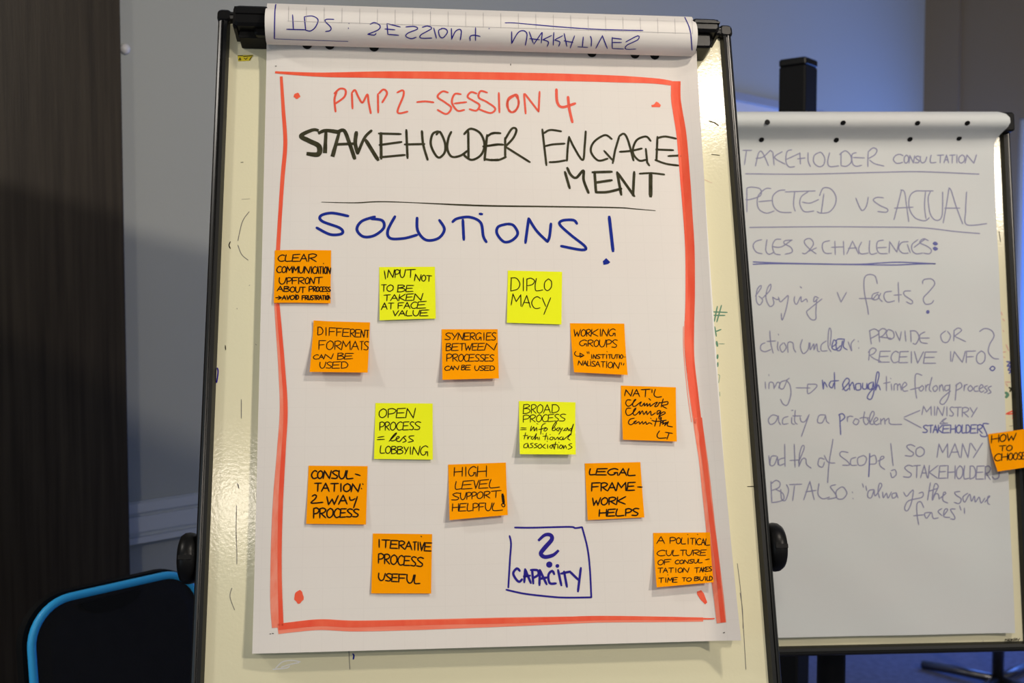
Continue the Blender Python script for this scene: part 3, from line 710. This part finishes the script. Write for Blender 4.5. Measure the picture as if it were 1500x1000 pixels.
note("orange sticky note near the right red border, reading NAT'L Climate Change Committee LT", OR, [(909.5, 564.5), (990, 567), (991.5, 646.5), (912.5, 643.8)], .006, GO,
  [(ink(c, "750,150 750,200;~800,150 780,230 820,265 890,258;~440,308 390,305 365,350 390,395 430,390 480,340 515,298 490,310 465,385 500,400 560,355 595,335 570,380 600,395 640,350 640,395 680,355 680,400 720,360 725,400 780,360 830,340 790,400 830,395 860,340;~915,290 900,340 885,410;~850,352 920,340 980,330 975,370 900,390 965,430;705,285 730,310;"
      "~440,428 385,430 365,480 390,530 440,520 500,460 515,425 485,450 475,510 500,530 540,500 570,470 570,520 610,465 630,520 670,470 680,520 730,470 740,530 800,495;~870,460 830,470 830,520 880,470 850,560 865,590 880,570 860,530 920,480 945,500 870,540;"
      "~490,572 430,590 405,640 440,670 490,640 520,612 485,630 505,655 560,625 570,660 610,622 620,660 660,625 670,665 710,640 750,660;730,572 736,580;~750,605 820,620 960,602;820,575 790,690;890,560 865,690;~870,650 920,622 905,662 960,632 935,682 990,622 975,682 1050,700;~860,760 825,820 850,865 960,860;945,780 1050,795;1000,790 970,880",
      ['NAT 355 475 585 720|155 245 150 265']), 1.6, K)])
c = (520, 580, .1)
note('yellow sticky note reading OPEN PROCESS = less LOBBYING', YE, [(550, 590), (633.8, 590.8), (634, 673), (547.8, 672)], .0035, GY,
  [(ink(c, '335,605 425,590;325,638 430,632;~500,660 600,560 602,538 550,590 520,640 560,655 650,605 625,590 600,640 650,665 710,600 745,585 710,600 750,655 700,675;~865,580 795,588 800,615 855,655 780,675', ['OPEN 350 480 610 750 880|185 315 175 320', 'PROCESS 360 440 515 610 705 800 870 960|378 502 375 492', 'LOBBY 370 445 535 620 715 780|725 835 745 850', 'ING 785 845 960 1070|745 850 725 875']), 1.49, K)])
c = (730, 580, .1)
note('yellow sticky note with curling bottom, reading BROAD PROCESS = info beyond traditional associations', YE, [(760.2, 587), (843, 589), (843.5, 665.5), (761.5, 665)], .0125, GY,
  [(ink(c, '330,465 410,468;325,492 410,490;~485,440 472,510 520,450 525,510 560,460 562,510;562,405 580,410;~690,400 640,430 620,560;~590,490 640,480 700,460 665,500 690,512 720,480 690,460;~790,490 850,400 840,382 800,440 790,500 830,500 830,460;~840,490 880,460 850,490 880,510 900,460 920,500 940,465 910,520 885,560;~950,510 990,470 960,500 1000,500 1010,460 1030,510;~1070,470 1040,490 1060,510 1100,410 1075,500 1062,570;'
      '365,580 430,575;400,535 378,630;~430,590 432,630 450,592 480,590;~510,592 480,610 500,635 530,600 558,548 535,638 570,600 582,640;650,550 656,556;600,600 602,640;650,590 720,585;705,540 682,640;~720,600 725,640;~770,600 750,630 785,640 805,605 775,600;~820,602 830,640 870,600 880,640;755,560 761,565;~930,595 890,620 930,640 950,600 950,640 1000,600 1062,552 1015,615 1050,645;'
      '~430,690 380,710 375,755 425,748 432,700 448,760;~510,690 470,700 510,740 460,760;~570,695 530,705 570,740 520,760;~620,700 580,730 600,765 640,740 620,700;~690,700 650,740 690,765;715,660 719,666;720,710 722,765;~790,710 750,740 780,765 800,712 812,765;840,670 820,780;790,710 860,705;870,710 872,770;885,675 889,682;~920,715 890,750 920,770 940,730 910,712;~950,720 955,770 980,722 1000,770;~1075,695 1030,712 1080,750 1020,780',
      ['BROAD 365 480 565 665 780 890|122 255 122 245', 'PROCESS 360 465 555 645 730 820 895 985|278 385 262 365']), 1.30, K)])
c = (430, 670, .1)
note('orange sticky note in bold pen reading CONSULTATION: 2 WAY PROCESS', OR, [(452, 681.8), (538.5, 682.5), (536, 768), (448.5, 767)], .0035, GO,
  [(ink(c, '905,240 975,262;1014,385 1018,392;992,450 997,456;~275,565 310,545 335,560 320,600 260,665 430,655;~820,575 830,620 870,620 900,600;935,572 880,735', ['CONSUL 265 350 440 560 665 775 875|192 305 190 310', 'TATION 305 415 540 665 730 850 970|372 492 385 500', 'WA 480 665 790|572 690 545 680', 'PROCESS 290 380 485 595 685 780 870 955|735 885 755 868']), 2.18, K)])
c = (630, 670, .1)
note('orange sticky note reading HIGH LEVEL SUPPORT HELPFUL with a thick exclamation mark', OR, [(656.5, 680.2), (741, 677.2), (743.8, 754), (658.5, 761.5)], .010, GO,
  [(ink(c, '~1045,690 1060,675 1095,685 1090,715 1065,720 1045,690', ['HIGH 350 490 565 690 830|145 270 120 280', 'LEVEL 370 470 640 720 870 1025|350 465 312 438', 'SUPPORT 320 445 535 610 685 790 890 1035|522 625 482 582', 'HELPFUL 325 430 545 625 715 810 915 1070|675 785 660 775']), 1.49, K),
   (ink(c, '1062,540 1078,670'), 4.0, K)])
c = (830, 670, .1)
note('orange sticky note in bold pen reading LEGAL FRAMEWORK HELPS', OR, [(856.5, 678.5), (938, 676.5), (944, 757.5), (861, 761.5)], .004, GO,
  [(ink(c, '1040,430 1105,432', ['LEGAL 335 435 605 770 895 1010|162 250 160 265', 'FRAME 365 500 610 735 890 1000|370 490 362 480', 'WORK 375 505 615 735 865|592 700 572 680', 'HELPS 475 600 725 860 960 1055|762 860 742 848']), 2.1, K)])
c = (520, 775, .1)
note('orange sticky note at the bottom reading ITERATIVE PROCESS USEFUL', OR, [(546.2, 781), (633, 782), (631.5, 869), (543.8, 868.8)], .003, GO,
  [(ink(c, '968,102 974,108', ['ITERATIVE 325 390 520 640 740 850 905 950 1020 1120|145 260 200 322', 'PROCESS 340 430 520 630 720 820 905 1000|350 495 415 550', 'USEFUL 345 450 540 640 760 870 955|640 745 672 800']), 2.0, K)])
c = (930, 770, .1)
note('orange sticky note at lower right reading A POLITICAL CULTURE OF CONSULTATION TAKES TIME', OR, [(956.8, 780.2), (1040.2, 779.2), (1045.5, 852.5), (962, 860)], .012, GO,
  [(ink(c, '1030,498 1090,485;770,122 776,127;915,122 921,127;480,715 485,720;1033,705 1037,710', ['A 325 440|155 258', 'POLITICAL 510 605 680 755 810 880 905 975 1035 1100|165 255 190 285', 'CULTURE 325 460 555 660 750 850 960 1045|357 438 350 432', 'OF 335 430 525|498 572 490 565', 'CONSUL 590 655 720 795 865 930 990|502 558 485 540', 'TATION 335 415 490 575 630 705 790|617 687 612 680', 'TAKES 870 950 1000 1040 1085 1130|615 692 595 658', 'TIME 345 430 480 560 622|762 832 755 825', 'TO 690 755 830|757 812', 'BUILD 870 950 1020 1055 1090 1135|747 802 735 800']), 1.38, K)])

# ------------------------------------------------------------------ right flipchart
WB2 = -.012
RE, PB = easel(FB, -.445, .2865, -.037, 1.003, WB2,
               'black-framed flipchart easel standing behind on the right, holding the blue handwritten sheet', 'board2', .0185,
               (-.42, .262), (.972, 1.000), (WB2-.001, .022), [], -.036)
link('clamp_cap', *rbox(PB, .2595, .2855, .968, 1.006, WB2+.004, .017, .006, 4), 'black_matt', RE)
pad2 = empty('paper_pad', PB(-.08, 0, 0), 'wrinkled pad sheet with blue handwriting about consultation, on the right easel', 'paper pad')
def sheet2_w(u, v):
    w = .003+.0011*math.sin(9*v+3*u)*math.sin(7*u+2)+.0008*math.sin(31*v+5*math.sin(6*u))
    if u > .19: w += .006*((u-.19)/.06)**2
    return w
prof2 = [(.90, -.030, -.395, .225), (.975, -.028, -.40, .228), (1.0, -.022, -.403, .231), (1.0075, -.010, -.405, .234), (1.0085, .006, -.407, .238), (1.0055, .020, -.41, .246), (.9985, .0295, -.41, .254), (.990, .0335, -.41, .2585), (.981, .0330, -.41, .2595),
         (.9735, .0285, -.41, .258), (.968, .0215, -.41, .2555), (.963, .0150, -.41, .253), (.956, .0100, -.41, .249), (.946, .0068, -.41, .246), (.93, .005, -.41, .2445)]
n2 = 60
prof2 = [(v-.275*.5*w, w*1.5, a, b) if (.003 < w and v > .95) else (v, w, a, b) for (v, w, a, b) in prof2]
for k in range(1, 61): prof2.append((.93*(1-k/60), None, -.41, .2440))
V, UV, Fc = [], [], []
for (v, w, a, b) in prof2:
    for i in range(n2+1):
        u = a+(b-a)*i/n2
        if w is None: ww = sheet2_w(u, v)+.0015*math.exp(-(.93-v)/.03)
        else:
            f_ = min(max((.962-v)/.03, 0), 1) if w < .03 and v < .98 else 0
            ww = w*(1-f_)+f_*(sheet2_w(u, v)+.0015+ (w-.005)*.6)
        V.append(PB(u, v, ww)); UV.append((u, v))
for j in range(len(prof2)-1):
    for i in range(n2):
        a = j*(n2+1)+i; Fc.append((a, a+1, a+n2+2, a+n2+1))
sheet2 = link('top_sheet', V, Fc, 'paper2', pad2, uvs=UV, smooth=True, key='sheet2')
link('under_sheets', *rbox(PB, -.409, .2455, .003, .95, WB2, .0005, .0006), 'paper_edge', pad2)
for px, py in ((1124, 179), (1235, 179.8), (1344, 180.3), (1417, 180.3), (1115.5, 204.5), (1225, 205), (1333, 203.8), (1405, 202.5)):
    r = ray(px, py); h = SURF['sheet2'].ray_cast(CAM, r); nn = -h[1] if h[1].dot(r) > 0 else h[1]
    link('punched_hole', *lathe(h[0], nn, [(0.0002, .0052), (.0006, .005), (.0008, .003)], 16), 'black_matt', pad2)
fa = (1080, 190, .14); fb = (1280, 190, .14); fc = (1080, 330, .14); fd = (1280, 330, .14); fe = (1080, 460, .14); ff = (1280, 460, .14)
fg = (1080, 580, .14); fh = (1290, 580, .14); fi = (1110, 690, .14); fj = (1290, 690, .14)
T = []
T += ink(fa, '60,215 150,215;95,225 75,365;~190,380 220,250 250,225 285,280 325,375;~195,300 270,285 345,215;345,215 372,235;372,235 385,370;~470,230 390,290 500,360;~570,210 520,230 508,330 540,388 600,385;515,310 655,245;655,240 660,360;~740,240 742,330 765,385;630,305 710,295;~850,240 805,270 800,340 850,385 900,370 915,300 880,240 850,240;~965,240 945,340 970,385 1060,378;1085,240 1085,370;~1070,260 1130,220 1185,270 1190,340 1140,382 1085,375;~1245,240 1200,260 1205,350 1240,382 1300,372;1210,290 1330,295;~1365,385 1366,300 1370,230;~1370,230 1420,190 1460,210 1440,260 1375,300;~1385,318 1430,352 1500,372 1535,380;'
   '100,610 100,860;~100,610 150,600 240,620 240,690 130,730 90,730;~350,615 290,620 215,700 220,820 300,872 385,850;225,752 360,740;~500,630 430,640 370,700 380,800 450,860 565,865;500,650 815,640;~600,650 588,780 605,852;~740,650 670,700 655,780 700,855 800,850;~680,757 760,767 850,730;905,670 878,872;~860,690 900,610 980,620 1032,700 1020,790 960,860 870,872 835,855;~1240,715 1280,810 1310,845 1350,800 1370,705')
T += ink(fb, '~100,712 30,708 -5,738 60,790 142,830 130,862 40,855;~210,940 250,790 290,630;~280,630 320,650 340,780 365,960;215,820 410,810;~620,640 520,640 430,645 375,700 370,820 430,920 530,952 580,920;~540,650 530,800 545,930;~590,650 568,720 590,880 650,947 712,900 720,650;~725,975 760,780 785,615;~785,608 810,640 860,800 930,985;740,820 900,820;~970,650 960,850 970,992 1180,982',
   ['CONSU 205 315 370 430 485 550|250 352 285 345', 'LTATION 590 660 735 790 855 885 960 1068|265 345 262 350'])
T += [catmull([(1092, 254.5), (1180, 255), (1290, 252.3), (1350, 251.5), (1434, 255)]), catmull([(1098, 333), (1200, 332), (1290, 332.5), (1350, 333.5), (1400, 339), (1435, 342)])]
T += ink(fc, '~255,150 190,170 165,220 200,280 260,297;~310,150 298,260 330,302 385,280;~455,145 400,150 368,210 390,292 450,307;~365,222 460,225 570,152;~575,155 500,160 490,190 560,230 572,280 500,302;~680,290 720,292 795,200 765,140 710,150 705,190 760,250 825,297;740,275 828,235;~965,160 900,180 890,240 920,290 985,292;1020,165 1025,305;1110,165 1115,307;985,230 1112,225;1145,300 1205,165 1270,300;1160,240 1250,235;~1300,175 1270,240 1290,297 1370,290;~1385,160 1380,260 1400,302 1460,290;'
   '~190,740 250,650 240,630 205,680 200,790 235,832 265,780 225,740;~265,760 340,680 350,615 315,660 300,760 340,847 382,820 370,758;~370,750 410,775 440,770;~430,750 450,800 500,760 533,738 512,870 470,990 460,920;~600,745 595,790 620,825 665,745 670,800 720,770 732,802;657,640 672,655;~850,760 810,745 800,800 840,770;~830,770 822,900 820,980 770,982 725,910 760,870 885,770;1045,700 1085,802 1142,700;~1465,610 1440,530 1370,515 1328,560 1330,700 1360,850 1372,932;1275,765 1430,765;~1480,700 1420,720 1410,770 1465,772 1500,710')
T += ink(fd, '~100,155 40,170 30,240 60,292 140,295;30,235 130,230;160,290 165,170 240,280 265,165;~360,170 290,180 260,240 300,290 360,290;350,200 380,285;~460,150 400,200 400,260 440,297 510,290;420,230 540,140;~570,160 520,140 480,180 560,220 602,260 580,297 520,290;'
   '~0,760 40,720 60,770 90,797;~185,690 120,700 105,750 140,802 215,790;255,595 262,802;210,730 290,725;~385,685 320,690 320,730 402,790 390,822 340,800;~510,610 520,570 600,560 637,610 580,690 518,760 540,822 600,817 625,785')
T += ink(fe, '~290,300 250,320 245,370 290,392 350,370;~340,175 350,300 375,407;310,285 400,280;~425,290 420,350 432,382;428,208 432,218;~480,300 445,340 470,397 512,350 490,300;~530,400 530,300 580,300 590,360 612,397;~680,265 660,340 690,412 740,370 750,300;~740,370 760,300 762,372 800,310 802,372 830,310 840,382 862,392;~930,280 880,320 880,382 940,382;~970,330 982,200 970,145 955,180 950,330 980,392;~1160,290 1195,382 1190,310 1225,265;1265,280 1266,288;1270,350 1271,358;'
   '~1385,175 1392,240 1402,312;~1380,175 1440,155 1482,200 1400,252;1375,482 1385,370;~1370,400 1410,355 1452,370 1430,410 1385,432;~1395,440 1440,470 1500,492;'
   '328,633 332,642;615,770 760,772;~735,735 740,832 822,770 825,735 735,733')
T += ink(ff, '50,170 60,290;~50,180 90,150 130,170 100,220 60,242;70,240 180,252;~150,160 130,200 160,262 210,240 200,180 150,160;225,180 270,277 287,185;325,175 335,282;385,170 390,290;~380,175 440,180 472,240 440,312 410,305;~535,185 480,220 490,290 560,307;480,250 580,250;~750,175 700,220 720,287 770,292 802,230 770,180;835,280 840,170;~835,175 880,145 917,170 840,232;850,235 960,287;~1105,182 1160,150 1230,170 1257,230 1210,320 1200,400 1250,460 1305,468;'
   '',
   ['ECEIVE 55 180 265 370 420 525 652|385 502 395 517', 'INFO 785 825 965 1070 1168|390 492 383 525'])
T += ink(fg, '~910,660 860,650 845,720 890,742 912,690;~1000,450 990,520 960,700 945,905;~910,620 950,690 1020,700;~1160,590 1090,580 1075,620 1150,680 1172,720 1100,722;~1240,640 1190,660 1190,720 1250,722;~1320,620 1260,650 1270,722 1330,712 1352,650 1320,620;~1385,640 1440,620 1452,700 1390,712')
T += ink(fh, '245,220 410,150;245,235 425,332;~700,282 620,287 685,232 640,260 680,287;~-30,680 30,650 30,630 0,640 -10,720 42,767;105,495 130,727;~110,780 150,770 162,820 120,852 103,800;~1240,790 1232,852 1190,867 1168,840',
   ['MINISTRY 435 545 585 670 720 770 850 930 1005|105 195 120 222', 'SO 260 365 460|495 630 540 632', 'MANY 595 720 845 940 1060|500 640 490 645', 'STAKEHOLDER 240 340 420 500 610 700 790 870 930 1000 1090 1150|722 850 730 872'])
T += ink(fi, '138,105 146,326;~140,130 190,95 232,120 220,170 150,200;~190,190 260,230 272,290 220,317 150,327;~240,190 250,290 290,302 322,200 300,140;330,140 460,135;385,150 365,307;480,300 545,105 590,297;500,215 610,200;~640,130 630,240 680,287 750,270;~815,140 760,160 800,220 822,270 730,292;~870,165 820,210 830,282 890,287 932,230 900,170 870,165;988,218 992,224;993,283 997,288;1095,130 1105,167;1130,155 1140,202;')
T += ink(fj, '~240,220 270,262 310,220 342,200 320,330 280,412 250,390 290,310 430,272 440,220 400,230;520,120 490,302;500,210 590,180;~550,262 602,160 570,130 550,200 540,302 570,240 602,240 612,292;~620,282 682,230 660,220 650,302 702,332;~830,210 775,220 790,250 842,290 820,337 770,325;~910,230 860,270 880,322 930,240 950,312 980,260 990,322 1030,270 1050,332 1090,280;~1090,322 1142,260 1120,270 1120,332 1140,347;~450,380 420,320 380,340 380,450 397,557;345,465 450,455;~520,430 460,440 480,492 530,430 550,492 602,487;~640,390 600,420 640,462;~660,462 702,400 670,400 660,472 722,482;~780,395 730,400 772,470 770,502 730,497;825,360 840,407;875,385 877,442')
fw = (1080, 460, .28)
T += ink(fw, '~215,535 185,527 163,550 172,576 198,566 215,532;215,532 216,562 226,578;~265,535 240,545 238,574 265,572;~285,540 285,570 300,576;283,503 292,503;~303,503 300,560 314,575;290,532 335,532;~328,538 335,562 355,560 376,525;376,525 335,640;~460,527 428,530 420,564 444,567 462,530;462,530 466,560 480,572;'
  '165,740 170,790;~205,742 178,745 172,788 193,788 210,745;210,745 213,788;~244,752 217,762 220,790 246,782;248,680 250,796;298,680 302,800;275,765 325,762;~320,775 350,700 340,688 326,730 322,796;~322,796 340,757 358,757 362,785 386,805;'
  '146,355 148,390;~165,390 168,358 188,360 192,390;~194,385 210,356 222,362 216,388;~255,347 228,355 221,384 240,390 258,350;~255,345 275,370 280,420 262,474 240,470 226,445;255,347 272,335;'
  '780,325 780,400;765,362 800,355;805,365 808,398;801,335 804,338;~820,398 822,368 836,366 838,398;~838,378 850,364 858,398;~862,388 886,370 876,356 862,378 870,402 892,400;'
  '~966,320 934,314 930,375 938,440;905,395 958,382;~966,374 950,390 962,403 975,386 966,372;985,370 986,402;~986,386 994,370 1004,368;~1018,330 1004,390 1014,405;~1040,372 1023,385 1032,405 1048,388 1040,372;1058,372 1058,402;~1058,386 1070,368 1079,402;~1108,372 1087,376 1088,400 1108,392 1112,368;~1112,368 1105,430 1080,470 1060,464 1072,438 1115,402;'
  '1147,366 1140,450;~1142,374 1166,358 1174,380 1148,398;1187,370 1186,400;~1186,386 1194,370 1204,368;~1220,372 1206,388 1216,403 1232,390 1220,372;~1258,375 1240,382 1241,402 1262,402;~1264,392 1286,380 1276,368 1264,390 1275,408 1290,400;~1308,374 1293,382 1308,402 1292,412;~1330,376 1312,386 1327,408 1310,416;'
  '~575,546 586,533 605,536;575,535 576,562;~617,546 606,568 625,578 636,556 617,546;~640,545 660,540 690,544;~666,510 660,556 674,578 688,562 680,548;~692,572 716,522 706,508 692,540 697,574 715,574;~717,564 736,550 726,540 713,560 725,578 745,572;~750,546 751,576;~751,560 768,545 773,576;~773,560 792,545 800,574 860,576;'
  '~715,917 688,923 682,954 700,960 715,920;~716,918 722,950 756,896 744,885 736,925 744,960;~760,930 764,960 780,936 788,962 806,930;~832,934 810,940 812,962 830,954 832,934;832,934 840,960')
T2W = ink(fw, '535,522 541,630;~530,527 550,520 562,540 540,560;~550,395 586,352 572,335 551,368 565,400 582,388;585,362 588,396;~588,378 603,356 613,395;~640,362 620,367 622,395 645,392 644,362;~656,360 656,388 674,390 678,362;678,362 682,392;~704,356 686,368 690,393 706,386 711,354;~711,354 715,400 700,444 680,438 692,410 722,380;~722,392 742,318 732,303 723,350 723,398;~723,398 736,370 748,396')
W_('handwriting', T, 1.55, 'far_ink', par=sheet2, surf='sheet2', label='faded blue handwriting: STAKEHOLDER CONSULTATION, EXPECTED VS ACTUAL, CHALLENGES')
T2 = [catmull([(1103, 383.5), (1150, 385.3), (1250, 387), (1290, 385), (1320, 384), (1370, 386.3)]), catmull([(1103, 387), (1140, 386), (1250, 387.4), (1310, 388), (1345, 386.5), (1370, 386)])]
T2 += ink(fe, '~1000,340 1040,300 1010,270 990,350 1030,372 1080,330;~1110,260 1040,270 1040,372 1080,372 1100,280;~1120,260 1110,340 1150,372;~890,690 900,782 910,710 940,762;~980,700 960,740 990,772 1010,720;1015,610 1020,782;985,700 1060,695')
T2 += ink(fg, '~1385,600 1382,700 1375,842') + ink(fh, '~1130,290 1070,295 1112,410 1060,422 1040,400;~1230,560 1235,570', ['STAKEHOLDER 440 500 550 600 650 730 790 850 890 940 1010 1065|305 382 298 388'])
T2 += ink(fd, '~620,190 640,175 665,195 640,205 620,190;~620,240 640,228 665,245 640,260 622,242') + ink(ff, '~1212,570 1240,545 1267,565 1240,592 1212,570')
T2 += T2W
W_('handwriting', T2, 1.7, 'far_blue', par=sheet2, surf='sheet2', label='stronger blue strokes and underline')
blob('pen_dot', 'sheet2', disc_px(1359, 456.7, 2.6, 2.8), 'far_blue', sheet2); blob('pen_dot', 'sheet2', disc_px(1370, 357, 3, 2), 'far_blue', sheet2); blob('pen_dot', 'sheet2', disc_px(1370, 364, 3.4, 2.2), 'far_blue', sheet2)
# marks on the strip of board beside the sheet
fk = (1430, 380, .26)
for mt, wd_, s_ in [('red_f', 2, ink(fk, '140,297 146,312;150,335 158,345;152,400 156,405;168,480 182,512;150,522 165,520;155,548 160,552;165,690 190,690;168,700 176,712')),
                    ('far_blue', 2.2, ink(fk, '~172,575 190,580 175,600 195,600 180,622 198,625 185,640')), ('ink', 2.6, ink(fk, '~186,722 196,728 190,742')),
                    ('green', 4.0, ink(fk, '~166,750 178,760 168,775')), ('red_txt', 2.0, ink(fh, '~1312,187 1345,170 1380,155;~1330,190 1400,185 1382,230')),
                    ('far_blue', 1.0, ink(fb, '1267,780 1269,915')), ('ink', 1.0, ink(fd, '1310,60 1325,170')), ('pencil', 1.0, [[(1479, 624), (1486, 623)], [(1440, 938), (1440, 941)]])]:
    [ribbons('pen_mark', 'board2', [q_], wd_, mt, RE, .0004) for q_ in s_]
ribbons('maker_name', 'board2', ink((1130, 920, .2467), '', ['niceday 1388 1401 1408 1420 1432 1446 1458 1474|60 76 54 70']), .9, 'ink_pen', RE, .0004)
RE.children[-1]['label'] = 'tiny black printed name at the lower right of the board'
# its sticky note
note('orange sticky note reading HOW TO CHOOSE, hanging over the right easel frame', OR, [(1447.5, 635.5), (1531, 624), (1545, 677), (1461.5, 690.5)], .022, 'orange sticky note on the right easel',
  [(ink((1410, 600, .12), '', ['HOW 350 455 540 650|312 405 285 368', 'TO 445 535 608|440 505 432 498', 'CHOOSE 390 475 560 620 680 725 790|540 625 515 600']), 1.5, 'ink_pen')], Fr=FB, sw=lambda u, v: sheet2_w(min(u, .247), v)+.0015, w0=.0012)
